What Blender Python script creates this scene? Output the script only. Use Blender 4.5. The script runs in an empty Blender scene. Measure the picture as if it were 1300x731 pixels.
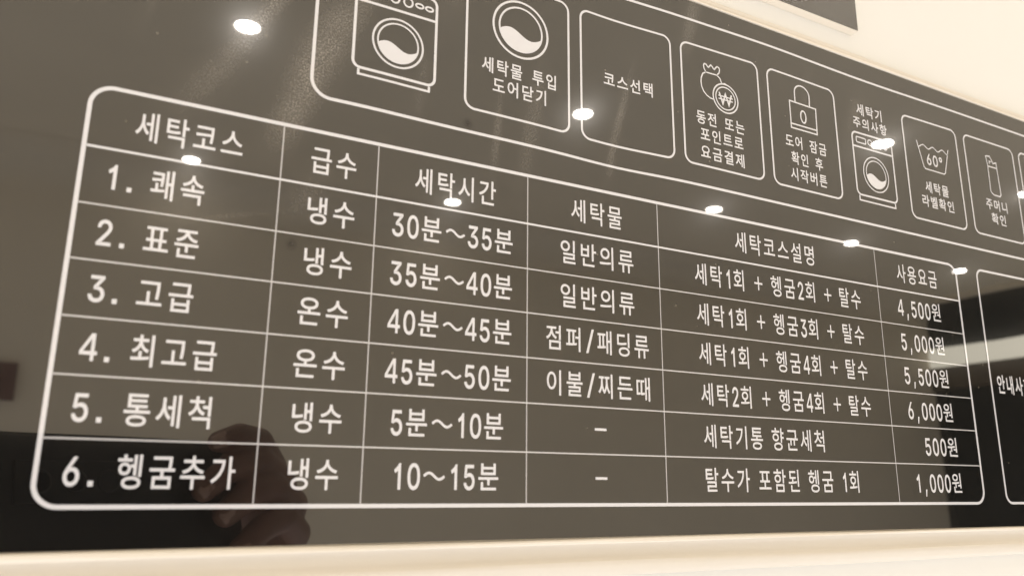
import bpy, bmesh, math, random
from mathutils import Vector, Matrix
random.seed(7)
scene = bpy.context.scene
COL = scene.collection
R3 = math.radians

# ------------------------------------------------------------------ camera
S = 0.2                      # metres per sign unit (the table is 1.96 units wide)
Z0 = 1.35                    # height of the table's bottom line above the floor
CAM = Vector((0.010125, -0.240092, Z0 + 0.006903))
RIGHT = Vector((0.88350383, -0.46833152, 0.00930417))
UP = Vector((-0.1199141, -0.20692695, 0.97097984))
FWD = Vector((0.45281518, 0.85898011, 0.23898031))
cam_d = bpy.data.cameras.new("camera")
cam = bpy.data.objects.new("camera", cam_d)
COL.objects.link(cam)
M = Matrix.Identity(4)
for i in range(3):
    M[i][0] = RIGHT[i]; M[i][1] = UP[i]; M[i][2] = -FWD[i]; M[i][3] = CAM[i]
cam.matrix_world = M
cam_d.sensor_width = 36.0
cam_d.lens = 1007.9 / 1300 * 36
cam_d.clip_start = 0.01
cam_d.clip_end = 100
cam_d.dof.use_dof = True
cam_d.dof.focus_distance = 0.34
cam_d.dof.aperture_fstop = 13
scene.camera = cam

# ------------------------------------------------------------------ world, exposure
world = bpy.data.worlds.new("World")
scene.world = world
world.use_nodes = True
bg = world.node_tree.nodes["Background"]
bg.inputs[0].default_value = (1.0, 0.955, 0.935, 1)
bg.inputs[1].default_value = 1.3
scene.view_settings.view_transform = 'Standard'
scene.view_settings.look = 'None'
scene.view_settings.exposure = 0.38
scene.view_settings.gamma = 1.0
scene.view_settings.use_curve_mapping = False
scene.cycles.use_denoising = True
scene.cycles.sample_clamp_indirect = 8.0
scene.cycles.max_bounces = 10
scene.cycles.diffuse_bounces = 6

LAMP = 85.0                 # radiance of the downlight lenses
LAMP_COL = (1.0, 0.93, 0.85, 1)

# ------------------------------------------------------------------ materials
def mat(name, col, rough=0.5, ior=1.5, spec=0.5, metal=0.0):
    m = bpy.data.materials.new(name); m.use_nodes = True
    b = m.node_tree.nodes["Principled BSDF"]
    b.inputs["Base Color"].default_value = (*col, 1)
    b.inputs["Roughness"].default_value = rough
    b.inputs["IOR"].default_value = ior
    b.inputs["Specular IOR Level"].default_value = spec
    b.inputs["Metallic"].default_value = metal
    return m

def N(m, t, **kw):
    n = m.node_tree.nodes.new(t)
    for k, v in kw.items(): setattr(n, k, v)
    return n

def L(m, a, b): m.node_tree.links.new(a, b)

def math_node(m, op, a, b=None, c=None, clamp=False):
    n = N(m, "ShaderNodeMath", operation=op, use_clamp=clamp)
    for i, v in enumerate((a, b, c)):
        if v is None: continue
        if isinstance(v, (int, float)): n.inputs[i].default_value = v
        else: L(m, v, n.inputs[i])
    return n.outputs[0]

def noise(m, vec, scale, detail=3, rough=0.5):
    n = N(m, "ShaderNodeTexNoise")
    n.inputs["Scale"].default_value = scale
    n.inputs["Detail"].default_value = detail
    n.inputs["Roughness"].default_value = rough
    L(m, vec, n.inputs["Vector"])
    return n.outputs["Fac"]

def ramp(m, fac, p0, p1, c0=(0, 0, 0, 1), c1=(1, 1, 1, 1)):
    r = N(m, "ShaderNodeValToRGB")
    r.color_ramp.elements[0].position = p0; r.color_ramp.elements[0].color = c0
    r.color_ramp.elements[1].position = p1; r.color_ramp.elements[1].color = c1
    L(m, fac, r.inputs[0])
    return r.outputs[0]

# greasy wipe marks on the film: centre u,v, direction in degrees, half length, half width, strength
SMEARS = [(0.235, 0.785, 63, 0.12, 0.018, .62), (0.165, 0.655, 58, 0.13, 0.028, .28),
          (0.325, 0.735, 68, 0.12, 0.040, .85), (0.285, 0.615, 70, 0.09, 0.030, .60),
          (0.385, 0.850, 72, 0.10, 0.025, .35),
          (0.724, 0.690, 80, 0.12, 0.020, .55), (0.650, 0.660, 85, 0.09, 0.010, .45),
          (0.928, 0.760, 74, 0.12, 0.011, .60), (0.905, 0.670, 82, 0.06, 0.010, .35),
          (1.125, 1.030, 75, 0.09, 0.022, .55), (0.500, 0.720, 84, 0.08, 0.014, .22),
          (0.060, 0.730, 80, 0.05, 0.010, .15), (0.560, 0.960, 80, 0.12, 0.03, .25),
          (1.470, 0.955, 70, 0.08, 0.010, .18), (1.640, 0.930, 60, 0.09, 0.03, .30),
          (0.320, 0.480, 60, 0.07, 0.03, .25), (0.200, 0.420, 15, 0.09, 0.006, .20)]
# finger dabs that dull the film: centre u,v, radius
DABS = [(0.2971, 0.3904, 0.0075), (0.5907, 0.6607, 0.0075)]

def film_finish(m, obj_vec_scale=1.0, strength=1.0):
    """dust, wipe marks and faint waviness shared by the film and the white print on it"""
    tc = N(m, "ShaderNodeTexCoord")
    gp = N(m, "ShaderNodeMapping"); L(m, tc.outputs["Object"], gp.inputs[0])
    P = gp.outputs[0]
    total = None
    for (u, v, ang, hl, hw, st) in SMEARS:
        mp = N(m, "ShaderNodeMapping", vector_type='TEXTURE')
        mp.inputs["Location"].default_value = (u * S, 0, v * S)
        mp.inputs["Rotation"].default_value = (0, -R3(ang), 0)
        mp.inputs["Scale"].default_value = (hl * S, 1, hw * S)
        L(m, P, mp.inputs[0])
        ln = N(m, "ShaderNodeVectorMath", operation='LENGTH')
        sp = N(m, "ShaderNodeVectorMath", operation='MULTIPLY')
        sp.inputs[1].default_value = (1, 0, 1)
        L(m, mp.outputs[0], sp.inputs[0]); L(m, sp.outputs[0], ln.inputs[0])
        sq = math_node(m, 'MULTIPLY', ln.outputs["Value"], ln.outputs["Value"])
        g = math_node(m, 'EXPONENT', math_node(m, 'MULTIPLY', sq, -1.6))
        g = math_node(m, 'MULTIPLY', g, st)
        total = g if total is None else math_node(m, 'ADD', total, g)
    grain = ramp(m, noise(m, P, 1800, 2, .85), .48, .68)
    broad = ramp(m, noise(m, P, 45, 4, .6), .30, .70)
    k = math_node(m, 'MULTIPLY', total, math_node(m, 'ADD', math_node(m, 'MULTIPLY', grain, 1.0), .16))
    k = math_node(m, 'MULTIPLY', k, math_node(m, 'ADD', math_node(m, 'MULTIPLY', broad, .9), .35))
    # an even, very thin veil of dust and fine grain over the rest
    veil = math_node(m, 'MULTIPLY', ramp(m, noise(m, P, 2300, 3, .8), .45, .85), .03)
    veil2 = math_node(m, 'MULTIPLY', ramp(m, noise(m, P, 14, 5, .6), .40, .75), .016)
    k = math_node(m, 'ADD', math_node(m, 'ADD', k, veil), veil2, clamp=True)
    return P, k

def print_and_film(name, base, dark):
    m = bpy.data.materials.new(name); m.use_nodes = True
    nt = m.node_tree
    b = nt.nodes["Principled BSDF"]
    out = nt.nodes["Material Output"]
    P, k = film_finish(m)
    b.inputs["Base Color"].default_value = (*base, 1)
    b.inputs["Roughness"].default_value = 0.012
    b.inputs["IOR"].default_value = 1.93
    if dark:
        # specks of settled dust
        vo = N(m, "ShaderNodeTexVoronoi"); vo.inputs["Scale"].default_value = 190
        L(m, P, vo.inputs["Vector"])
        sel = N(m, "ShaderNodeSeparateColor"); L(m, vo.outputs["Color"], sel.inputs[0])
        dot = math_node(m, 'LESS_THAN', vo.outputs["Distance"], math_node(m, 'MULTIPLY', sel.outputs[1], .085))
        few = math_node(m, 'GREATER_THAN', sel.outputs[0], .80)
        spk = math_node(m, 'MULTIPLY', math_node(m, 'MULTIPLY', dot, few), .22)
        mix = N(m, "ShaderNodeMix", data_type='RGBA')
        mix.inputs[6].default_value = (*base, 1); mix.inputs[7].default_value = (0.42, 0.37, 0.28, 1)
        L(m, spk, mix.inputs[0]); L(m, mix.outputs[2], b.inputs["Base Color"])
    # faint waviness of the film
    bp = N(m, "ShaderNodeBump"); bp.inputs["Strength"].default_value = 0.05
    bp.inputs["Distance"].default_value = 0.0008
    L(m, noise(m, P, 22, 1), bp.inputs["Height"])
    L(m, bp.outputs[0], b.inputs["Normal"])
    # grease scatters the lamps into a soft glow
    gl = N(m, "ShaderNodeBsdfAnisotropic")
    gl.inputs["Color"].default_value = (.92, .89, .86, 1)
    gl.inputs["Roughness"].default_value = .46
    ms = N(m, "ShaderNodeMixShader")
    f = math_node(m, 'MULTIPLY', k, .43 if dark else .25)
    L(m, f, ms.inputs[0]); L(m, b.outputs[0], ms.inputs[1]); L(m, gl.outputs[0], ms.inputs[2])
    # micro roughness: a faint halo round every lamp
    gh = N(m, "ShaderNodeBsdfAnisotropic"); gh.inputs["Roughness"].default_value = .12
    mh = N(m, "ShaderNodeMixShader"); mh.inputs[0].default_value = .028
    L(m, ms.outputs[0], mh.inputs[1]); L(m, gh.outputs[0], mh.inputs[2])
    last = mh.outputs[0]
    if dark:
        dab = None
        for (u, v, r) in DABS:
            mp = N(m, "ShaderNodeMapping", vector_type='TEXTURE')
            mp.inputs["Location"].default_value = (u * S, 0, v * S)
            mp.inputs["Scale"].default_value = (r * S, 1, r * S * 1.1)
            L(m, P, mp.inputs[0])
            sp = N(m, "ShaderNodeVectorMath", operation='MULTIPLY'); sp.inputs[1].default_value = (1, 0, 1)
            ln = N(m, "ShaderNodeVectorMath", operation='LENGTH')
            L(m, mp.outputs[0], sp.inputs[0]); L(m, sp.outputs[0], ln.inputs[0])
            g = math_node(m, 'EXPONENT', math_node(m, 'MULTIPLY', math_node(m, 'POWER', ln.outputs["Value"], 2.5), -1.0))
            dab = g if dab is None else math_node(m, 'ADD', dab, g)
        df = N(m, "ShaderNodeBsdfDiffuse"); df.inputs[0].default_value = (.045, .04, .035, 1)
        m2 = N(m, "ShaderNodeMixShader")
        L(m, math_node(m, 'MULTIPLY', dab, .5), m2.inputs[0]); L(m, last, m2.inputs[1]); L(m, df.outputs[0], m2.inputs[2])
        last = m2.outputs[0]
    L(m, last, out.inputs["Surface"])
    return m

FILM = print_and_film("black_gloss_film", (0.0048, 0.0046, 0.0045), True)
PRINT = print_and_film("white_print_under_film", (0.735, 0.745, 0.785), False)
THIN = print_and_film("thin_white_rule_print", (0.50, 0.50, 0.52), False)

ROW = print_and_film("row_rule_print", (0.60, 0.60, 0.62), False)

def plaster(name, col, rough=.6, bump=.15, scale=60):
    m = mat(name, col, rough)
    tc = N(m, "ShaderNodeTexCoord")
    b = m.node_tree.nodes["Principled BSDF"]
    n1 = noise(m, tc.outputs["Object"], scale, 5, .6)
    n2 = noise(m, tc.outputs["Object"], 2.2, 3, .5)
    mx = N(m, "ShaderNodeMix", data_type='RGBA')
    mx.inputs[6].default_value = (*[c * .93 for c in col], 1); mx.inputs[7].default_value = (*[min(1, c * 1.04) for c in col], 1)
    L(m, n2, mx.inputs[0]); L(m, mx.outputs[2], b.inputs["Base Color"])
    bp = N(m, "ShaderNodeBump"); bp.inputs["Strength"].default_value = bump; bp.inputs["Distance"].default_value = .001
    L(m, n1, bp.inputs["Height"]); L(m, bp.outputs[0], b.inputs["Normal"])
    return m

WALL = plaster("cream_painted_wall", (0.83, 0.83, 0.80))
ROOMWALL = plaster("beige_room_wall", (0.75, 0.675, 0.545))
CEIL = plaster("beige_ceiling", (0.81, 0.735, 0.60))
RAIL = plaster("cream_enamelled_rail", (0.76, 0.715, 0.635), .42, .25, 260)
BOARD = plaster("white_foam_board_edge", (0.84, 0.79, 0.70), .7, .2, 300)
DARKGLASS = mat("dark_window_glass", (0.012, 0.016, 0.017), .25)
BROWN = mat("brown_window_rail", (0.10, 0.075, 0.05), .5)
MAROON = mat("maroon_panel", (0.085, 0.018, 0.015), .6)
MAROON2 = mat("brown_panel_border", (0.16, 0.10, 0.065), .6)
PHONE = mat("black_phone_shell", (0.010, 0.010, 0.010), .35)
PHONEGLASS = mat("phone_lens_glass", (0.004, 0.004, 0.006), .05)
METAL = mat("black_ring_metal", (0.02, 0.02, 0.02), .4)
SLEEVE = plaster("dark_knit_sleeve", (0.020, 0.018, 0.022), .9, .8, 400)
TRIM = mat("white_lamp_trim", (.8, .76, .7), .4)

SKIN = mat("skin", (0.36, 0.20, 0.13), .5)
_b = SKIN.node_tree.nodes["Principled BSDF"]
_tc = N(SKIN, "ShaderNodeTexCoord")
_m = N(SKIN, "ShaderNodeMix", data_type='RGBA')
_m.inputs[6].default_value = (.19, .080, .056, 1); _m.inputs[7].default_value = (.29, .165, .12, 1)
L(SKIN, noise(SKIN, _tc.outputs["Object"], 90, 4), _m.inputs[0]); L(SKIN, _m.outputs[2], _b.inputs["Base Color"])
_bp = N(SKIN, "ShaderNodeBump"); _bp.inputs["Distance"].default_value = .0006; _bp.inputs["Strength"].default_value = .4
L(SKIN, noise(SKIN, _tc.outputs["Object"], 700, 4), _bp.inputs["Height"]); L(SKIN, _bp.outputs[0], _b.inputs["Normal"])
NAIL = mat("fingernail", (.55, .36, .29), .25)

def emit(name, col, st):
    m = bpy.data.materials.new(name); m.use_nodes = True
    nt = m.node_tree; nt.nodes.remove(nt.nodes["Principled BSDF"])
    e = nt.nodes.new("ShaderNodeEmission"); e.inputs[0].default_value = col; e.inputs[1].default_value = st
    nt.links.new(e.outputs[0], nt.nodes["Material Output"].inputs[0])
    return m
LENS = emit("lit_downlight_lens", LAMP_COL, LAMP)
STRIP = emit("lit_light_strip", (1.0, .92, .74, 1), 2.4)

# ------------------------------------------------------------------ object helpers
def link(name, me, m, parent=None):
    o = bpy.data.objects.new(name, me)
    if m and not me.materials: me.materials.append(m)
    COL.objects.link(o)
    if parent: o.parent = parent
    return o

def mesh(name, vs, fs, smooth=False):
    me = bpy.data.meshes.new(name); me.from_pydata(vs, [], fs); me.update()
    if smooth: me.polygons.foreach_set("use_smooth", [True] * len(me.polygons))
    return me

def box(name, lo, hi, m, parent=None, bevel=0.0):
    bm = bmesh.new(); bmesh.ops.create_cube(bm, size=1)
    for v in bm.verts:
        v.co = Vector([lo[i] + (v.co[i] + .5) * (hi[i] - lo[i]) for i in range(3)])
    if bevel: bmesh.ops.bevel(bm, geom=bm.edges[:], offset=bevel, segments=2, affect='EDGES', profile=.6)
    me = bpy.data.meshes.new(name); bm.to_mesh(me); bm.free()
    return link(name, me, m, parent)

def empty(name, loc, label, cat, group=None):
    o = bpy.data.objects.new(name, None); COL.objects.link(o); o.location = loc
    o.empty_display_size = .05
    tag(o, label, cat, group); return o

def tag(o, label=None, cat=None, group=None, kind=None):
    if label: o["label"] = label
    if cat: o["category"] = cat
    if group: o["group"] = group
    if kind: o["kind"] = kind
    return o

# ------------------------------------------------------------------ the setting
tag(box("wall", (-2.5, 0.005, 0), (5.0, 0.12, 2.577), WALL), kind="structure")
def coved_wall():
    rc = .17; z1 = 2.5768  # cove added to smooth the shade break between wall and ceiling
    pr = [(-3.2, 0), (-3.1, 0)] + [(-3.1 + rc * (1 - math.cos(R3(a))), z1 - rc + rc * math.sin(R3(a))) for a in range(0, 91, 3)] + [(-3.2, z1)]
    vs = [(x, y, z) for x in (-2.6, 5.2) for (y, z) in pr]; k = len(pr)
    fs = [(i, (i + 1) % k, k + (i + 1) % k, k + i) for i in range(k)] + [tuple(range(k)), tuple(range(k, 2 * k))]
    me = mesh("opposite_wall", vs, fs)
    bm = bmesh.new(); bm.from_mesh(me); bmesh.ops.recalc_face_normals(bm, faces=bm.faces[:])
    bm.to_mesh(me); bm.free()
    return link("opposite_wall", me, ROOMWALL)
tag(coved_wall(), kind="structure")
tag(box("ceiling", (-2.6, -3.2, 2.5775), (5.2, 0.12, 2.68), CEIL), kind="structure")

# far end of the room: dark glazing with a lit strip, seen only as a reflection in the sign
HZ = CAM.z
wf = empty("window_front", (4.9, -1.55, 0), "dark glazed end wall with a bright lit strip, mirrored at the right edge of the price sign", "window")
def wpart(name, z0, z1, m, x0=0.0):
    return box(name, (x0, -1.55, z0), (0.12, 1.555, z1), m, wf)
wpart("glass_pane", 0, HZ + .62, DARKGLASS, .03)
wpart("window_rail", HZ + .62, HZ + .76, BROWN)
wpart("light_strip", HZ + .76, HZ + .89, STRIP, .01)
wpart("glass_pane", HZ + .89, HZ + 1.19, DARKGLASS, .03)
wpart("window_head", HZ + 1.19, 2.577, ROOMWALL, 0)

mb = empty("wall_panel", (-.43, -3.1, HZ + .335), "small maroon panel on the opposite wall, mirrored at the far left edge of the sign", "panel")
box("panel_face", (-.235, 0, -.066), (.20, .022, .066), MAROON, mb, .003)
box("panel_border", (-.30, 0, -.066), (-.24, .018, .066), MAROON2, mb, .003)

# ------------------------------------------------------------------ downlights
def disc(n, r, z, flip=True):
    vs = [(r * math.cos(2 * math.pi * i / n), r * math.sin(2 * math.pi * i / n), z) for i in range(n)]
    return mesh("lens", vs, [tuple(reversed(range(n)))])
def lathe(name, prof, n=40):
    vs = []; fs = []
    for i in range(n):
        a = 2 * math.pi * i / n
        for (r, z) in prof: vs.append((r * math.cos(a), r * math.sin(a), z))
    k = len(prof)
    for i in range(n):
        for j in range(k - 1):
            a = i * k + j; b = ((i + 1) % n) * k + j
            fs.append((a, b, b + 1, a + 1))
    return mesh(name, vs, fs, True)
LR = .031
lens_me = disc(32, LR, -.0052); trim_me = lathe("trim_ring", [(LR + .001, -.002), (LR + .002, -.008), (LR + .008, -.009), (LR + .012, -.003), (LR + .012, .0)])
HC = 2.577 - CAM.z
GRID = [(.213, 1.699, "the highest glint, above the table's top left corner"),
        (1.112, 1.699, "the glint on the course selection box"),
        (2.002, 1.431, "the glint on the small washing machine icon"),
        (.195, 2.583, "the glint under the table's first heading"),
        (1.088, 2.535, "the glint under the table's third heading"),
        (1.970, 2.126, "the glint above the course description heading"),
        (2.749, 2.162, "the glint left of the fee heading"),
        (3.565, 2.221, "the glint at the table's top right corner"),
        (2.800, 1.468, "the glint at the photo's right edge")]
lights = []
def downlight(x, y, label):
    if not lights:
        r = empty("ceiling_downlight", (x, y, 2.577), label, "ceiling light", "round downlights in the ceiling")
        link("lens", lens_me, LENS, r); link("trim_ring", trim_me, TRIM, r)
    else:
        r = lights[0].copy(); COL.objects.link(r); r.location = (x, y, 2.577); r["label"] = label
        for ch in list(lights[0].children):
            c = ch.copy(); COL.objects.link(c); c.parent = r
    lights.append(r); return r
for gx, gd, lb in GRID:
    downlight(CAM.x + HC * gx, .240092 - HC * gd, "ceiling downlight mirrored as " + lb)
for gx, gd, lb in [(.20, .80, "over the left end of the sign"), (1.11, .80, "over the middle of the sign"), (2.0, .82, "over the right end of the sign"),
                   (-.70, 1.70, "furthest left, near the middle of the room"), (-.70, 2.58, "furthest left, beside the opposite wall")]:  # extra downlights, unseen, added to help light the room
    downlight(CAM.x + HC * gx, .240092 - HC * gd, "added unseen ceiling downlight " + lb)

# ------------------------------------------------------------------ the price sign
sign = empty("price_sign", (0, 0, Z0), "black glossy laundry price sign with a white ruled course table and washing icons", "sign")
TH = .0049
UL, UR, VB, VT = -.62, 3.05, -.0555, 1.0815
def art_dv(u, v):
    """the film was laid slightly unevenly, so the printed lines wander by a millimetre"""
    k = min(1, max(0, (v - .60) / .05))
    d = -.0052 * math.exp(-((u - .91) / .12) ** 2) * k
    if v > .9: d += .0035 * math.exp(-((u - 1.35) / .16) ** 2) - .0025 * math.exp(-((u - 1.72) / .2) ** 2)
    d += .0018 * math.exp(-((u - .4) / .1) ** 2) * k
    return d
def pw(u, v, lift): return (u * S, -lift, (v + art_dv(u, v)) * S)

# board: foam body with the film as its own sheet
pb = box("foam_board", (UL * S, 0.0004, VB * S), (UR * S, TH, VT * S), BOARD, sign)
film_me = mesh("gloss_film", [(UL * S, 0, VB * S + .0003), (UR * S, 0, VB * S + .0003), (UR * S, 0, VT * S - .0003), (UL * S, 0, VT * S - .0003)], [(0, 1, 2, 3)])
bm = bmesh.new(); bm.from_mesh(film_me)
r_ = bmesh.ops.extrude_face_region(bm, geom=bm.faces[:])
for v in [g for g in r_["geom"] if isinstance(g, bmesh.types.BMVert)]: v.co.y += .0003
bmesh.ops.recalc_face_normals(bm, faces=bm.faces[:]); bm.to_mesh(film_me); bm.free()
link("gloss_film", film_me, FILM, sign)

LIFT = [0.00012]
def ribbon(pts, w, closed=False):
    """flat printed stroke of width w (sign units) along pts"""
    P = [Vector(p) for p in pts]
    # resample long straight pieces so the print can follow the uneven film
    Q = []
    n = len(P)
    for i in range(n if closed else n - 1):
        a, b = P[i], P[(i + 1) % n]
        k = max(1, int((b - a).length / .03))
        for j in range(k): Q.append(a.lerp(b, j / k))
    if not closed: Q.append(P[-1])
    vs = []; fs = []; n = len(Q)
    for i, q in enumerate(Q):
        a = Q[i - 1] if (i or closed) else None
        b = Q[(i + 1) % n] if (i < n - 1 or closed) else None
        d1 = (q - a).normalized() if a is not None else (b - q).normalized()
        d2 = (b - q).normalized() if b is not None else d1
        nn = Vector((-(d1.y + d2.y), d1.x + d2.x))
        if nn.length < 1e-6: nn = Vector((-d1.y, d1.x))
        nn.normalize()
        c = max(.35, nn.dot(Vector((-d1.y, d1.x))))
        o = nn * (w / 2 / c)
        vs += [q + o, q - o]
    for i in range(n if closed else n - 1):
        a = 2 * i; b = 2 * ((i + 1) % n)
        fs.append((a, a + 1, b + 1, b))
    return vs, fs

class Art:
    def __init__(self): self.v = []; self.f = []
    def add(self, vf):
        k = len(self.v); self.v += [tuple(p) for p in vf[0]]; self.f += [tuple(i + k for i in f) for f in vf[1]]; return self
    def stroke(self, pts, w, closed=False): return self.add(ribbon(pts, w, closed))
    def poly(self, pts): return self.add((pts, [tuple(range(len(pts)))]))
    def build(self, name, parent, m=None, lift=None):
        lf = LIFT[0] if lift is None else lift
        vs = [pw(p[0], p[1], lf) for p in self.v]
        me = mesh(name, vs, self.f)
        bm = bmesh.new(); bm.from_mesh(me)
        for f in bm.faces:
            f.normal_update()
            if f.normal.y > 0: f.normal_flip()
        bm.to_mesh(me); bm.free()
        return link(name, me, m or PRINT, parent)

def arc(cx, cy, rx, ry, a0, a1, n=10):
    return [(cx + rx * math.cos(R3(a0 + (a1 - a0) * i / n)), cy + ry * math.sin(R3(a0 + (a1 - a0) * i / n))) for i in range(n + 1)]
def rrect(u0, v0, u1, v1, r, tl=None, n=8):
    return (arc(u1 - r, v1 - r, r, r, 90, 0, n) + arc(u1 - r, v0 + r, r, r, 0, -90, n) +
            arc(u0 + r, v0 + r, r, r, -90, -180, n) + arc(u0 + r, v1 - r, r, r, 180, 90, n))
def ellipse(cx, cy, rx, ry, n=48): return arc(cx, cy, rx, ry, 0, 360, n)[:-1]

# --- the course table
CU = [0, .2720, .4286, .7140, 1.0104, 1.6548, 1.9605]
RV = [.5850, .4922, .4077, .3275, .2479, .1693, .0866, .0]
tb = Art().stroke(rrect(0, 0, CU[-1], RV[0], .030, n=10), .0060, True).build("table_border", sign)
for i, v in enumerate(RV[1:-1]):
    w = .0036 if i == 0 else .0023
    Art().stroke([(.0034, v), (CU[-1] - .0034, v)], w).build("rule_line", tb, ROW if i else PRINT, lift=.00008 if i else .0001)
for u in CU[1:-1]:
    Art().stroke([(u, .0034), (u, RV[0] - .0034)], .0021).build("column_line", tb, THIN, lift=.00006)

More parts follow.
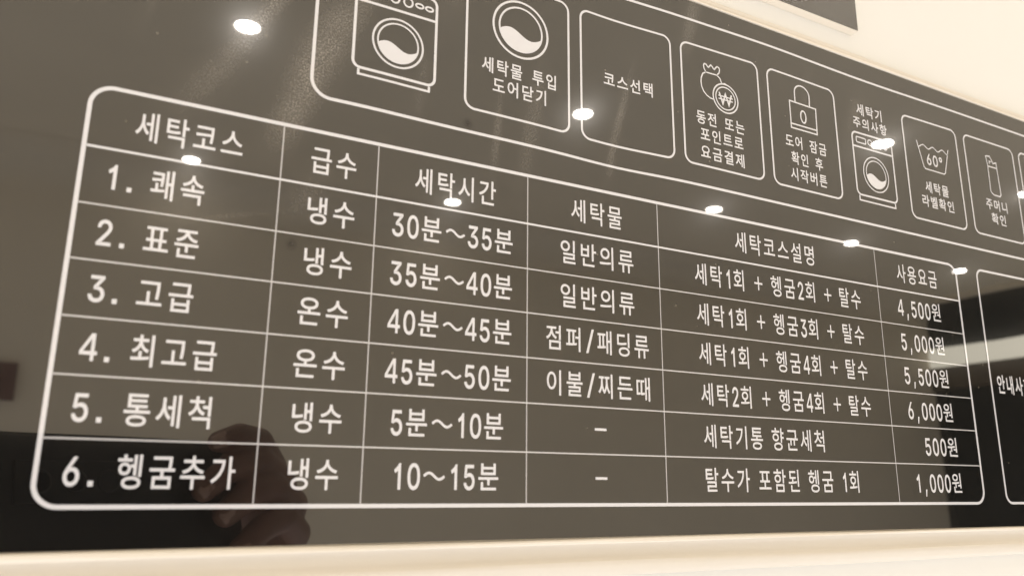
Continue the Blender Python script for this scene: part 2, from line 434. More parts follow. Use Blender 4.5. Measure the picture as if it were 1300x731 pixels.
# --- lettering
# figures: outlines of a plain upright grotesque, as points and faces
FIG = {
 '1': ([(.070,.388),(.098,.318),(.186,.366),(.186,-.011),(.270,-.011),(.270,.520),(.214,.520),(.172,.460)],[(0,1,2,7),(2,3,4,5,6,7)]),
 '4': ([(.277,-.011),(.355,-.011),(.355,.520),(.277,.520),(.026,.103),(.277,.103),(.277,.176),(.026,.176),(.355,.103),(.422,.103),(.422,.176),(.355,.176),(.108,.176),(.277,.415),(.264,.520)],[(0,1,8,11,2,3,13,6,5),(4,5,6,12,7),(8,9,10,11),(7,12,13,3,14)]),
 '0': ([(0.227,-0.018),(0.189,-0.014),(0.154,-0.003),(0.123,0.015),(0.097,0.041),(0.075,0.072),(0.058,0.11),(0.046,0.153),(0.039,0.201),(0.037,0.254),(0.039,0.307),(0.047,0.356),(0.059,0.399),(0.076,0.436),(0.097,0.468),(0.124,0.493),(0.154,0.512),(0.189,0.523),(0.227,0.527),(0.265,0.523),(0.299,0.512),(0.33,0.493),(0.356,0.468),(0.377,0.436),(0.394,0.399),(0.407,0.355),(0.414,0.307),(0.416,0.254),(0.414,0.201),(0.407,0.153),(0.395,0.11),(0.378,0.072),(0.356,0.041),(0.33,0.015),(0.299,-0.003),(0.265,-0.014),(0.227,0.061),(0.248,0.063),(0.266,0.07),(0.283,0.082),(0.297,0.099),(0.31,0.12),(0.32,0.147),(0.327,0.178),(0.331,0.214),(0.333,0.254),(0.331,0.294),(0.327,0.33),(0.32,0.362),(0.31,0.388),(0.297,0.41),(0.283,0.427),(0.266,0.439),(0.248,0.446),(0.227,0.449),(0.206,0.446),(0.187,0.439),(0.17,0.427),(0.156,0.41),(0.144,0.388),(0.134,0.362),(0.126,0.33),(0.122,0.294),(0.12,0.254),(0.122,0.214),(0.126,0.178),(0.134,0.147),(0.144,0.12),(0.156,0.099),(0.17,0.082),(0.187,0.07),(0.206,0.063)], [(17,19,18),(16,19,17),(16,20,19),(15,20,16),(15,21,20),(14,21,15),(14,22,21),(14,54,22),(54,53,22),(53,23,22),(13,55,14),(55,54,14),(13,56,55),(52,23,53),(13,57,56),(51,23,52),(13,58,57),(50,23,51),(50,24,23),(12,58,13),(12,59,58),(49,24,50),(11,59,12),(49,25,24),(11,60,59),(48,25,49),(11,61,60),(47,25,48),(10,61,11),(47,26,25),(10,62,61),(46,26,47),(9,62,10),(46,27,26),(9,63,62),(45,27,46),(8,63,9),(8,64,63),(44,27,45),(44,28,27),(8,65,64),(43,28,44),(7,65,8),(43,29,28),(7,66,65),(42,29,43),(6,66,7),(42,30,29),(6,67,66),(41,30,42),(40,30,41),(6,68,67),(5,68,6),(40,31,30),(5,69,68),(39,31,40),(39,32,31),(4,69,5),(4,70,69),(38,32,39),(4,71,70),(37,32,38),(36,32,37),(4,36,71),(4,32,36),(4,33,32),(3,33,4),(2,33,3),(2,34,33),(2,35,34),(1,35,2),(1,0,35)]),
 '2': ([(0.056,-0.008),(0.054,0.052),(0.226,0.236),(0.244,0.256),(0.26,0.273),(0.274,0.289),(0.285,0.304),(0.294,0.318),(0.301,0.331),(0.305,0.344),(0.308,0.357),(0.309,0.371),(0.308,0.387),(0.304,0.401),(0.298,0.413),(0.29,0.423),(0.28,0.432),(0.268,0.439),(0.255,0.444),(0.24,0.447),(0.224,0.449),(0.206,0.447),(0.191,0.444),(0.178,0.438),(0.166,0.43),(0.156,0.42),(0.148,0.408),(0.143,0.395),(0.139,0.379),(0.135,0.354),(0.057,0.354),(0.057,0.393),(0.064,0.422),(0.077,0.448),(0.093,0.471),(0.114,0.49),(0.138,0.506),(0.165,0.517),(0.194,0.524),(0.225,0.527),(0.256,0.524),(0.285,0.518),(0.311,0.506),(0.334,0.491),(0.354,0.473),(0.37,0.451),(0.382,0.427),(0.39,0.4),(0.392,0.373),(0.391,0.352),(0.387,0.333),(0.381,0.314),(0.372,0.294),(0.36,0.274),(0.345,0.252),(0.326,0.228),(0.302,0.202),(0.275,0.172),(0.163,0.056),(0.16,0.064),(0.397,0.064),(0.397,-0.008)], [(38,40,39),(38,41,40),(37,41,38),(37,42,41),(36,42,37),(36,43,42),(35,43,36),(35,44,43),(34,44,35),(34,20,44),(20,19,44),(19,45,44),(33,21,34),(21,20,34),(18,45,19),(33,22,21),(17,45,18),(33,23,22),(16,45,17),(33,24,23),(16,46,45),(32,24,33),(15,46,16),(32,25,24),(14,46,15),(32,26,25),(14,47,46),(13,47,14),(31,26,32),(31,27,26),(12,47,13),(12,48,47),(31,28,27),(30,28,31),(11,48,12),(30,29,28),(11,49,48),(10,49,11),(9,49,10),(9,50,49),(8,50,9),(8,51,50),(7,51,8),(7,52,51),(6,52,7),(6,53,52),(5,53,6),(4,53,5),(4,54,53),(3,54,4),(3,55,54),(2,55,3),(2,56,55),(1,56,2),(1,57,56),(1,58,57),(1,59,58),(1,60,59),(1,61,60),(0,61,1)]),
 '3': ([(0.218,-0.018),(0.186,-0.016),(0.156,-0.01),(0.128,-0.0),(0.103,0.013),(0.08,0.03),(0.061,0.051),(0.047,0.075),(0.037,0.102),(0.035,0.139),(0.116,0.14),(0.123,0.118),(0.128,0.105),(0.135,0.094),(0.145,0.084),(0.156,0.076),(0.169,0.069),(0.184,0.065),(0.201,0.062),(0.218,0.061),(0.237,0.062),(0.255,0.065),(0.271,0.071),(0.284,0.078),(0.296,0.088),(0.305,0.099),(0.312,0.112),(0.317,0.127),(0.318,0.145),(0.317,0.161),(0.313,0.176),(0.306,0.191),(0.297,0.203),(0.285,0.214),(0.27,0.224),(0.251,0.231),(0.228,0.235),(0.201,0.237),(0.149,0.24),(0.146,0.303),(0.278,0.452),(0.28,0.444),(0.062,0.444),(0.062,0.516),(0.38,0.516),(0.383,0.457),(0.207,0.268),(0.203,0.296),(0.248,0.301),(0.282,0.296),(0.313,0.286),(0.34,0.271),(0.362,0.251),(0.38,0.228),(0.393,0.202),(0.401,0.175),(0.404,0.145),(0.401,0.114),(0.393,0.086),(0.38,0.06),(0.361,0.037),(0.339,0.018),(0.313,0.003),(0.284,-0.009),(0.252,-0.016)], [(42,44,43),(42,45,44),(42,41,45),(41,40,45),(40,46,45),(39,47,40),(47,46,40),(38,47,39),(47,49,48),(38,49,47),(38,50,49),(38,51,50),(38,37,51),(37,52,51),(36,52,37),(35,52,36),(35,53,52),(34,53,35),(33,53,34),(32,53,33),(32,54,53),(31,54,32),(31,55,54),(30,55,31),(29,55,30),(29,56,55),(28,56,29),(27,56,28),(27,57,56),(8,10,9),(8,11,10),(26,57,27),(26,58,57),(8,12,11),(25,58,26),(7,12,8),(7,13,12),(24,58,25),(24,59,58),(7,14,13),(23,59,24),(6,14,7),(6,15,14),(22,59,23),(6,16,15),(22,60,59),(21,60,22),(6,17,16),(5,17,6),(20,60,21),(5,18,17),(19,60,20),(5,19,18),(5,60,19),(5,61,60),(4,61,5),(4,62,61),(3,62,4),(3,63,62),(2,63,3),(2,64,63),(1,64,2),(1,0,64)]),
 '5': ([(0.221,-0.018),(0.19,-0.016),(0.162,-0.009),(0.135,0.001),(0.111,0.016),(0.091,0.033),(0.074,0.054),(0.061,0.077),(0.052,0.103),(0.051,0.138),(0.129,0.139),(0.135,0.118),(0.14,0.107),(0.147,0.095),(0.156,0.086),(0.166,0.077),(0.178,0.07),(0.191,0.065),(0.206,0.062),(0.221,0.061),(0.239,0.062),(0.256,0.067),(0.271,0.074),(0.284,0.084),(0.295,0.095),(0.304,0.109),(0.311,0.125),(0.315,0.143),(0.317,0.162),(0.315,0.182),(0.311,0.199),(0.304,0.216),(0.294,0.23),(0.283,0.243),(0.269,0.253),(0.254,0.26),(0.237,0.264),(0.218,0.266),(0.202,0.265),(0.186,0.262),(0.171,0.258),(0.157,0.252),(0.145,0.245),(0.131,0.235),(0.059,0.246),(0.089,0.517),(0.374,0.516),(0.374,0.444),(0.158,0.444),(0.142,0.309),(0.133,0.312),(0.142,0.32),(0.157,0.328),(0.174,0.335),(0.192,0.34),(0.21,0.344),(0.229,0.345),(0.253,0.343),(0.276,0.339),(0.298,0.331),(0.318,0.321),(0.337,0.308),(0.353,0.293),(0.367,0.275),(0.379,0.256),(0.389,0.235),(0.396,0.212),(0.4,0.188),(0.402,0.163),(0.399,0.13),(0.392,0.099),(0.378,0.07),(0.361,0.045),(0.339,0.023),(0.314,0.006),(0.286,-0.007),(0.255,-0.015)], [(44,48,45),(48,46,45),(48,47,46),(44,49,48),(55,57,56),(54,57,55),(54,58,57),(53,58,54),(53,59,58),(52,59,53),(52,60,59),(51,60,52),(51,61,60),(50,61,51),(44,50,49),(44,61,50),(44,39,61),(39,38,61),(38,62,61),(38,37,62),(37,63,62),(36,63,37),(35,63,36),(44,40,39),(34,63,35),(34,64,63),(44,41,40),(44,42,41),(33,64,34),(44,43,42),(33,65,64),(32,65,33),(31,65,32),(31,66,65),(30,66,31),(30,67,66),(29,67,30),(29,68,67),(28,68,29),(28,69,68),(27,69,28),(26,69,27),(26,70,69),(8,10,9),(8,11,10),(25,70,26),(8,12,11),(7,12,8),(24,70,25),(24,71,70),(7,13,12),(7,14,13),(23,71,24),(6,14,7),(6,15,14),(23,72,71),(22,72,23),(6,16,15),(21,72,22),(6,17,16),(5,17,6),(20,72,21),(5,18,17),(20,73,72),(19,73,20),(5,19,18),(5,73,19),(4,73,5),(4,74,73),(3,74,4),(3,75,74),(2,75,3),(2,76,75),(1,76,2),(1,0,76)]),
 '6': ([(0.226,-0.018),(0.194,-0.015),(0.164,-0.008),(0.137,0.005),(0.112,0.023),(0.092,0.044),(0.075,0.069),(0.062,0.098),(0.055,0.129),(0.053,0.162),(0.054,0.188),(0.06,0.215),(0.07,0.243),(0.084,0.273),(0.103,0.308),(0.128,0.346),(0.247,0.518),(0.332,0.514),(0.161,0.266),(0.155,0.267),(0.16,0.265),(0.166,0.272),(0.173,0.28),(0.183,0.302),(0.179,0.311),(0.192,0.317),(0.205,0.322),(0.22,0.324),(0.235,0.325),(0.266,0.323),(0.295,0.316),(0.321,0.304),(0.344,0.288),(0.364,0.269),(0.379,0.245),(0.391,0.218),(0.398,0.189),(0.4,0.157),(0.397,0.125),(0.39,0.095),(0.377,0.067),(0.36,0.043),(0.34,0.022),(0.315,0.005),(0.288,-0.008),(0.258,-0.015),(0.226,0.059),(0.243,0.061),(0.259,0.065),(0.273,0.072),(0.285,0.081),(0.296,0.093),(0.305,0.107),(0.311,0.122),(0.315,0.139),(0.316,0.157),(0.315,0.176),(0.311,0.193),(0.305,0.208),(0.296,0.222),(0.285,0.233),(0.273,0.242),(0.259,0.249),(0.244,0.253),(0.226,0.254),(0.209,0.253),(0.194,0.249),(0.179,0.242),(0.167,0.233),(0.156,0.222),(0.148,0.209),(0.141,0.194),(0.137,0.177),(0.136,0.158),(0.137,0.139),(0.141,0.122),(0.148,0.107),(0.156,0.093),(0.167,0.081),(0.18,0.072),(0.194,0.065),(0.209,0.061)], [(15,17,16),(15,23,17),(23,18,17),(14,23,15),(27,29,28),(26,29,27),(26,30,29),(25,30,26),(24,30,25),(24,31,30),(13,23,14),(23,31,24),(13,22,23),(18,31,23),(18,32,31),(13,21,22),(18,64,32),(64,33,32),(13,20,21),(13,19,20),(12,19,13),(18,65,64),(63,33,64),(18,66,65),(62,33,63),(62,34,33),(12,18,19),(12,66,18),(12,67,66),(61,34,62),(12,68,67),(60,34,61),(12,69,68),(59,34,60),(59,35,34),(11,69,12),(11,70,69),(58,35,59),(58,36,35),(11,71,70),(57,36,58),(10,71,11),(10,72,71),(56,36,57),(56,37,36),(9,72,10),(9,73,72),(55,37,56),(8,73,9),(8,74,73),(54,37,55),(54,38,37),(8,75,74),(53,38,54),(7,75,8),(53,39,38),(7,76,75),(52,39,53),(7,77,76),(51,39,52),(6,77,7),(51,40,39),(6,78,77),(50,40,51),(5,78,6),(5,79,78),(49,40,50),(49,41,40),(5,80,79),(48,41,49),(5,81,80),(47,41,48),(4,81,5),(4,46,81),(46,41,47),(46,42,41),(4,42,46),(3,42,4),(3,43,42),(2,43,3),(2,44,43),(1,44,2),(1,45,44),(0,45,1)]),
 '7': ([(0.088,-0.006),(0.313,0.451),(0.316,0.444),(0.054,0.444),(0.054,0.516),(0.398,0.516),(0.401,0.446),(0.171,-0.009)], [(3,5,4),(3,2,5),(2,6,5),(1,6,2),(1,7,6),(0,7,1)]),
 '8': ([(0.226,-0.018),(0.192,-0.016),(0.16,-0.009),(0.131,0.001),(0.105,0.016),(0.083,0.034),(0.065,0.056),(0.052,0.08),(0.044,0.107),(0.041,0.135),(0.042,0.158),(0.047,0.179),(0.055,0.2),(0.066,0.219),(0.079,0.235),(0.094,0.25),(0.112,0.261),(0.13,0.27),(0.144,0.271),(0.144,0.261),(0.124,0.266),(0.102,0.281),(0.084,0.301),(0.07,0.326),(0.062,0.352),(0.059,0.38),(0.062,0.407),(0.069,0.433),(0.081,0.456),(0.098,0.476),(0.118,0.494),(0.141,0.508),(0.167,0.518),(0.196,0.524),(0.226,0.527),(0.257,0.524),(0.285,0.518),(0.311,0.508),(0.334,0.494),(0.354,0.476),(0.371,0.456),(0.383,0.433),(0.39,0.407),(0.393,0.38),(0.39,0.352),(0.382,0.326),(0.368,0.302),(0.35,0.281),(0.328,0.266),(0.309,0.261),(0.309,0.271),(0.322,0.27),(0.341,0.261),(0.358,0.25),(0.373,0.235),(0.386,0.219),(0.397,0.2),(0.405,0.179),(0.41,0.158),(0.412,0.135),(0.409,0.107),(0.401,0.08),(0.388,0.056),(0.369,0.034),(0.347,0.016),(0.321,0.001),(0.292,-0.009),(0.261,-0.016),(0.226,0.06),(0.247,0.061),(0.264,0.065),(0.28,0.07),(0.294,0.078),(0.305,0.087),(0.314,0.098),(0.32,0.11),(0.324,0.123),(0.326,0.139),(0.324,0.155),(0.32,0.169),(0.313,0.183),(0.304,0.194),(0.292,0.205),(0.278,0.213),(0.262,0.219),(0.245,0.223),(0.226,0.224),(0.207,0.223),(0.19,0.219),(0.174,0.213),(0.16,0.205),(0.148,0.194),(0.139,0.183),(0.132,0.169),(0.128,0.155),(0.126,0.139),(0.128,0.123),(0.132,0.11),(0.138,0.098),(0.147,0.087),(0.158,0.078),(0.172,0.07),(0.188,0.065),(0.206,0.061),(0.226,0.301),(0.242,0.302),(0.256,0.305),(0.269,0.31),(0.28,0.317),(0.29,0.326),(0.298,0.336),(0.304,0.348),(0.307,0.361),(0.308,0.376),(0.307,0.39),(0.304,0.403),(0.298,0.414),(0.291,0.424),(0.281,0.433),(0.27,0.44),(0.257,0.445),(0.243,0.448),(0.226,0.449),(0.21,0.448),(0.195,0.445),(0.182,0.44),(0.171,0.433),(0.162,0.424),(0.154,0.414),(0.148,0.403),(0.145,0.39),(0.144,0.376),(0.145,0.361),(0.148,0.348),(0.154,0.336),(0.162,0.326),(0.171,0.317),(0.183,0.31),(0.196,0.305),(0.21,0.302)], [(33,35,34),(32,35,33),(32,36,35),(31,36,32),(31,37,36),(30,37,31),(30,38,37),(29,38,30),(29,39,38),(28,123,29),(123,39,29),(123,122,39),(122,121,39),(121,40,39),(28,124,123),(120,40,121),(28,125,124),(119,40,120),(27,125,28),(119,41,40),(27,126,125),(118,41,119),(27,127,126),(117,41,118),(116,41,117),(27,128,127),(26,128,27),(116,42,41),(26,129,128),(115,42,116),(26,130,129),(114,42,115),(25,130,26),(114,43,42),(25,131,130),(113,43,114),(24,131,25),(113,44,43),(24,132,131),(112,44,113),(24,133,132),(111,44,112),(111,45,44),(23,133,24),(23,134,133),(110,45,111),(23,135,134),(109,45,110),(109,46,45),(22,135,23),(22,136,135),(108,46,109),(22,137,136),(107,46,108),(107,47,46),(21,137,22),(21,138,137),(106,47,107),(21,139,138),(105,47,106),(21,104,139),(104,47,105),(21,47,104),(21,48,47),(20,48,21),(20,49,48),(19,49,20),(18,49,19),(18,50,49),(17,50,18),(17,51,50),(16,51,17),(16,52,51),(15,52,16),(15,53,52),(14,86,15),(86,53,15),(86,54,53),(14,87,86),(85,54,86),(14,88,87),(84,54,85),(14,89,88),(83,54,84),(13,89,14),(83,55,54),(13,90,89),(82,55,83),(13,91,90),(81,55,82),(12,91,13),(81,56,55),(12,92,91),(80,56,81),(11,92,12),(80,57,56),(11,93,92),(79,57,80),(79,58,57),(10,93,11),(10,94,93),(78,58,79),(10,95,94),(77,58,78),(77,59,58),(9,95,10),(9,96,95),(76,59,77),(8,96,9),(76,60,59),(8,97,96),(75,60,76),(75,61,60),(7,97,8),(7,98,97),(74,61,75),(7,99,98),(73,61,74),(6,99,7),(73,62,61),(6,100,99),(72,62,73),(6,101,100),(71,62,72),(5,101,6),(71,63,62),(5,102,101),(70,63,71),(5,103,102),(69,63,70),(5,68,103),(68,63,69),(5,63,68),(4,63,5),(4,64,63),(4,65,64),(3,65,4),(2,65,3),(2,66,65),(1,66,2),(1,67,66),(0,67,1)]),
 '9': ([(0.226,0.527),(0.258,0.524),(0.288,0.516),(0.316,0.504),(0.34,0.486),(0.361,0.465),(0.378,0.44),(0.39,0.411),(0.397,0.38),(0.4,0.347),(0.398,0.321),(0.392,0.293),(0.383,0.266),(0.369,0.235),(0.349,0.201),(0.324,0.162),(0.206,-0.01),(0.136,-0.01),(0.307,0.238),(0.298,0.242),(0.293,0.244),(0.287,0.237),(0.28,0.229),(0.272,0.222),(0.258,0.202),(0.261,0.192),(0.247,0.187),(0.233,0.184),(0.218,0.184),(0.187,0.186),(0.158,0.193),(0.132,0.204),(0.109,0.22),(0.089,0.24),(0.073,0.264),(0.062,0.29),(0.055,0.32),(0.053,0.352),(0.055,0.384),(0.063,0.414),(0.075,0.442),(0.092,0.466),(0.113,0.487),(0.137,0.504),(0.164,0.516),(0.194,0.524),(0.226,0.449),(0.209,0.448),(0.194,0.444),(0.18,0.437),(0.167,0.427),(0.157,0.416),(0.148,0.402),(0.142,0.387),(0.138,0.37),(0.136,0.352),(0.138,0.333),(0.142,0.316),(0.148,0.301),(0.157,0.287),(0.167,0.276),(0.18,0.267),(0.194,0.26),(0.209,0.256),(0.226,0.254),(0.243,0.256),(0.259,0.26),(0.273,0.267),(0.285,0.276),(0.296,0.287),(0.305,0.3),(0.311,0.315),(0.315,0.332),(0.316,0.35),(0.315,0.369),(0.311,0.386),(0.305,0.402),(0.296,0.416),(0.285,0.427),(0.273,0.437),(0.259,0.444),(0.243,0.448)], [(45,1,0),(44,1,45),(44,2,1),(43,2,44),(43,3,2),(42,3,43),(42,4,3),(41,4,42),(41,46,4),(46,5,4),(41,47,46),(81,5,46),(40,47,41),(40,48,47),(80,5,81),(80,6,5),(40,49,48),(79,6,80),(40,50,49),(78,6,79),(39,50,40),(39,51,50),(77,6,78),(77,7,6),(39,52,51),(76,7,77),(38,52,39),(76,8,7),(38,53,52),(75,8,76),(38,54,53),(74,8,75),(37,54,38),(74,9,8),(37,55,54),(73,9,74),(36,55,37),(36,56,55),(72,9,73),(72,10,9),(36,57,56),(71,10,72),(71,11,10),(35,57,36),(35,58,57),(70,11,71),(70,12,11),(35,59,58),(69,12,70),(34,59,35),(34,60,59),(68,12,69),(68,13,12),(33,60,34),(33,61,60),(67,13,68),(33,62,61),(66,19,67),(19,13,67),(33,63,62),(65,18,66),(18,19,66),(65,24,18),(24,17,18),(20,13,19),(32,63,33),(32,64,63),(64,24,65),(32,24,64),(20,14,13),(21,14,20),(22,14,21),(31,24,32),(23,14,22),(30,24,31),(24,14,23),(30,25,24),(17,14,24),(17,15,14),(29,25,30),(29,26,25),(29,27,26),(28,27,29),(17,16,15)]),
 ',': ([(0.029,-0.127),(0.06,0.079),(0.146,0.078),(0.091,-0.128)], [(0,2,1),(0,3,2)]),
 '°': ([(0.158,0.272),(0.136,0.274),(0.115,0.28),(0.095,0.289),(0.077,0.301),(0.062,0.317),(0.049,0.334),(0.04,0.354),(0.034,0.375),(0.032,0.397),(0.034,0.42),(0.04,0.441),(0.049,0.461),(0.062,0.479),(0.077,0.494),(0.095,0.507),(0.115,0.516),(0.136,0.522),(0.158,0.524),(0.181,0.522),(0.202,0.516),(0.221,0.507),(0.239,0.494),(0.254,0.479),(0.267,0.461),(0.276,0.441),(0.282,0.42),(0.284,0.397),(0.282,0.375),(0.276,0.354),(0.267,0.334),(0.254,0.317),(0.239,0.301),(0.221,0.289),(0.202,0.28),(0.181,0.274),(0.158,0.345),(0.168,0.346),(0.176,0.348),(0.185,0.352),(0.192,0.358),(0.198,0.364),(0.204,0.371),(0.208,0.379),(0.21,0.388),(0.211,0.397),(0.21,0.407),(0.208,0.416),(0.204,0.424),(0.198,0.432),(0.192,0.438),(0.185,0.443),(0.176,0.447),(0.168,0.45),(0.158,0.451),(0.149,0.45),(0.14,0.447),(0.132,0.443),(0.124,0.438),(0.118,0.432),(0.113,0.424),(0.109,0.416),(0.106,0.407),(0.106,0.397),(0.106,0.388),(0.109,0.379),(0.113,0.371),(0.118,0.364),(0.124,0.358),(0.132,0.352),(0.14,0.348),(0.149,0.346)], [(17,19,18),(16,19,17),(16,20,19),(15,20,16),(15,21,20),(14,21,15),(14,22,21),(13,22,14),(13,23,22),(12,23,13),(12,54,23),(54,24,23),(12,55,54),(53,24,54),(52,24,53),(12,56,55),(51,24,52),(12,57,56),(11,57,12),(51,25,24),(11,58,57),(50,25,51),(11,59,58),(49,25,50),(11,60,59),(48,25,49),(10,60,11),(48,26,25),(10,61,60),(47,26,48),(10,62,61),(46,26,47),(9,62,10),(46,27,26),(9,63,62),(45,27,46),(8,63,9),(8,64,63),(44,27,45),(44,28,27),(8,65,64),(43,28,44),(43,29,28),(7,65,8),(7,66,65),(42,29,43),(7,67,66),(41,29,42),(41,30,29),(6,67,7),(6,68,67),(40,30,41),(6,69,68),(39,30,40),(6,70,69),(38,30,39),(5,70,6),(38,31,30),(5,71,70),(37,31,38),(5,36,71),(36,31,37),(5,31,36),(4,31,5),(4,32,31),(3,32,4),(3,33,32),(2,33,3),(2,34,33),(1,34,2),(1,35,34),(0,35,1)]),
}
font_cache = {}
def glyph(ch, off):
    if ch in FIG: return FIG[ch]
    key = (ch, off)
    if key in font_cache: return font_cache[key]
    c = bpy.data.curves.new("glyph", 'FONT'); c.body = ch; c.size = 1.0; c.offset = off
    c.resolution_u = 5; c.fill_mode = 'FRONT'
    o = bpy.data.objects.new("glyph", c); COL.objects.link(o)
    dg = bpy.context.evaluated_depsgraph_get(); dg.update()
    me = bpy.data.meshes.new_from_object(o.evaluated_get(dg))
    vs = [(v.co.x, v.co.y) for v in me.vertices]; fs = [tuple(p.vertices) for p in me.polygons]
    bpy.data.objects.remove(o); bpy.data.curves.remove(c); bpy.data.meshes.remove(me)
    font_cache[key] = (vs, fs); return font_cache[key]
def bbox(vs):
    xs = [v[0] for v in vs]; ys = [v[1] for v in vs]; return min(xs), max(xs), min(ys), max(ys)
D0 = bbox(glyph("0", 0)[0]); DH = D0[3] - D0[2]; DW = D0[1] - D0[0]
H0 = bbox(glyph("를", 0)[0]); HM = (H0[2] + H0[3]) / 2
CELL = {' ': .42, '+': .85, '~': .92, '/': .62, ',': .52, '.': .55, '-': .6, '°': .45}
def run(text, wt=.016, sp=None):
    """laid out in em units: Hangul in square cells, tall narrow figures"""
    vs = []; fs = []; x = 0
    for ch in text:
        hang = ord(ch) > 0x2000 and ch != '₩'
        cell = 1.0 if hang else CELL.get(ch, .60)
        if ch == ' ': x += sp or cell; continue
        if ch == '~':
            pts = [(.07 + .78 * i / 24, .10 * math.sin(2 * math.pi * i / 24)) for i in range(25)]
            gv, gf = ribbon(pts, .085)
            for p in gv: vs.append((x + p[0], p[1]))
        elif ch in '+-':
            gv = []; gf = []
            bars = [(.12, -.04, .70, .04)] + ([(.37, -.30, .45, .30)] if ch == '+' else [])
            if ch == '+': bars = [(.12, -.042, .368, .042), (.452, -.042, .70, .042), (.368, -.30, .452, .30)]
            for (a, b, c, d) in bars:
                k = len(gv); gv += [(a, b), (c, b), (c, d), (a, d)]; gf.append((k, k + 1, k + 2, k + 3))
            for p in gv: vs.append((x + p[0], p[1]))
        else:
            gv, gf = glyph(ch, wt if hang else wt * .55)
            if hang:
                for p in gv: vs.append((x + .02 + p[0] * .96, (p[1] - HM)))
            elif ch == '/':
                b = bbox(gv)
                for p in gv: vs.append((x + .08 + (p[0] - b[0]) / (b[1] - b[0]) * .42, ((p[1] - b[2]) / (b[3] - b[2]) - .5) * .92))
            else:
                b = bbox(gv); w = b[1] - b[0]
                sx = .46 / DW; sy = .84 / DH
                for p in gv: vs.append((x + cell / 2 + (p[0] - (b[0] + b[1]) / 2) * sx, (p[1] - D0[2]) * sy - .44))
        k = len(vs) - len(gv)
        fs += [tuple(i + k for i in f) for f in gf]
        x += cell
    return vs, fs
def text(s, u0, u1, vc, h, parent, wt=.016, sp=None, anchor=None):
    """fit the run's ink between u0 and u1; h = ink height of a full Hangul block"""
    vs, fs = run(s, wt, sp)
    b = bbox(vs); kx = (u1 - u0) / (b[1] - b[0]); ky = h / .90
    out = [(u0 + (p[0] - b[0]) * kx, vc + p[1] * ky) for p in vs]
    a = Art(); a.add((out, fs))
    return a.build("lettering", parent, lift=.00014)

RC = [.5355, .4510, .3680, .2882, .2077, .1270, .0450]     # row centres
RH = [.0450, .0445, .0440, .0436, .0436, .0438, .0440]
c1 = [("세탁코스", .0619, .2124), ("쾌속", .0911, .1640), ("표준", .0910, .1642), ("고급", .0909, .1644), ("최고급", .0923, .2040), ("통세척", .0925, .2039), ("헹굼추가", .0936, .2442)]
c2 = [("급수", .3177, .3920), ("냉수", .3175, .3936), ("냉수", .3177, .3936), ("온수", .3141, .3925), ("온수", .3138, .3926), ("냉수", .3173, .3924), ("냉수", .3176, .3918)]
c3 = [("세탁시간", .4949, .6485), ("30분~35분", .4581, .6835), ("35분~40분", .4585, .6831), ("40분~45분", .4578, .6825), ("45분~50분", .4573, .6825), ("5분~10분", .4712, .6687), ("10~15분", .4800, .6608)]
c4 = [("세탁물", .8071, .9229), ("일반의류", .7836, .9478), ("일반의류", .7831, .9475), ("점퍼/패딩류", .7524, .9784), ("이불/찌든때", .7539, .9782)]
c5 = [("세탁코스설명", 1.2139, 1.4484), ("세탁1회 + 헹굼2회 + 탈수", 1.1004, 1.5902), ("세탁1회 + 헹굼3회 + 탈수", 1.1010, 1.5901), ("세탁1회 + 헹굼4회 + 탈수", 1.1015, 1.5896), ("세탁2회 + 헹굼4회 + 탈수", 1.1020, 1.5894), ("세탁기통 향균세척", 1.1040, 1.4330), ("탈수가 포함된 헹굼 1회", 1.1040, 1.5281)]
c6 = [("사용요금", 1.7284, 1.8784), ("4,500원", 1.7190, 1.8768), ("5,000원", 1.7185, 1.8760), ("5,500원", 1.7170, 1.8768), ("6,000원", 1.7160, 1.8770), ("500원", 1.7629, 1.8785), ("1,000원", 1.7190, 1.8785)]
for colm in (c1, c2, c3, c4, c5, c6):
    for i, (s, a, b) in enumerate(colm):
        text(s, a, b, RC[i], RH[i], tb, wt=.010 if colm in (c1, c2, c3) else .008)
for i, ch in enumerate("123456"):
    vs, fs = glyph(ch, .008)
    b = bbox(vs); k = .0385 / DH; kx = .0205 / DW
    a0 = .0407 - (b[0] + b[1]) / 2 * kx
    Art().add(([(a0 + p[0] * kx, RC[i + 1] - .0193 + (p[1] - D0[2]) * k) for p in vs], fs)).build("lettering", tb, lift=.00014)
    y = RC[i + 1] - .0155
    Art().poly([(.0608, y - .0035), (.0670, y - .0035), (.0670, y + .0035), (.0608, y + .0035)]).build("full_stop", tb, lift=.00014)
for v in (RC[5] + .003, RC[6] + .0):
    Art().poly([(.8528, v - .0022), (.8780, v - .0022), (.8780, v + .0022), (.8528, v + .0022)]).build("dash_mark", tb, lift=.00014)

# --- the icon strip above
fr = Art().stroke(rrect(.3085, .6455, 3.0, 1.0325, .034, n=10), .0056, True).build("strip_border", sign)
BOX = [(.5835, .8045), (.8335, 1.0615), (1.0907, 1.3137), (1.3447, 1.5640), (1.8155, 2.0350), (2.0705, 2.2935), (2.3230, 2.5430)]
boxes = [Art().stroke(rrect(a, .6915, b, .9722, .0195), .0046, True).build("box_outline", fr) for a, b in BOX]

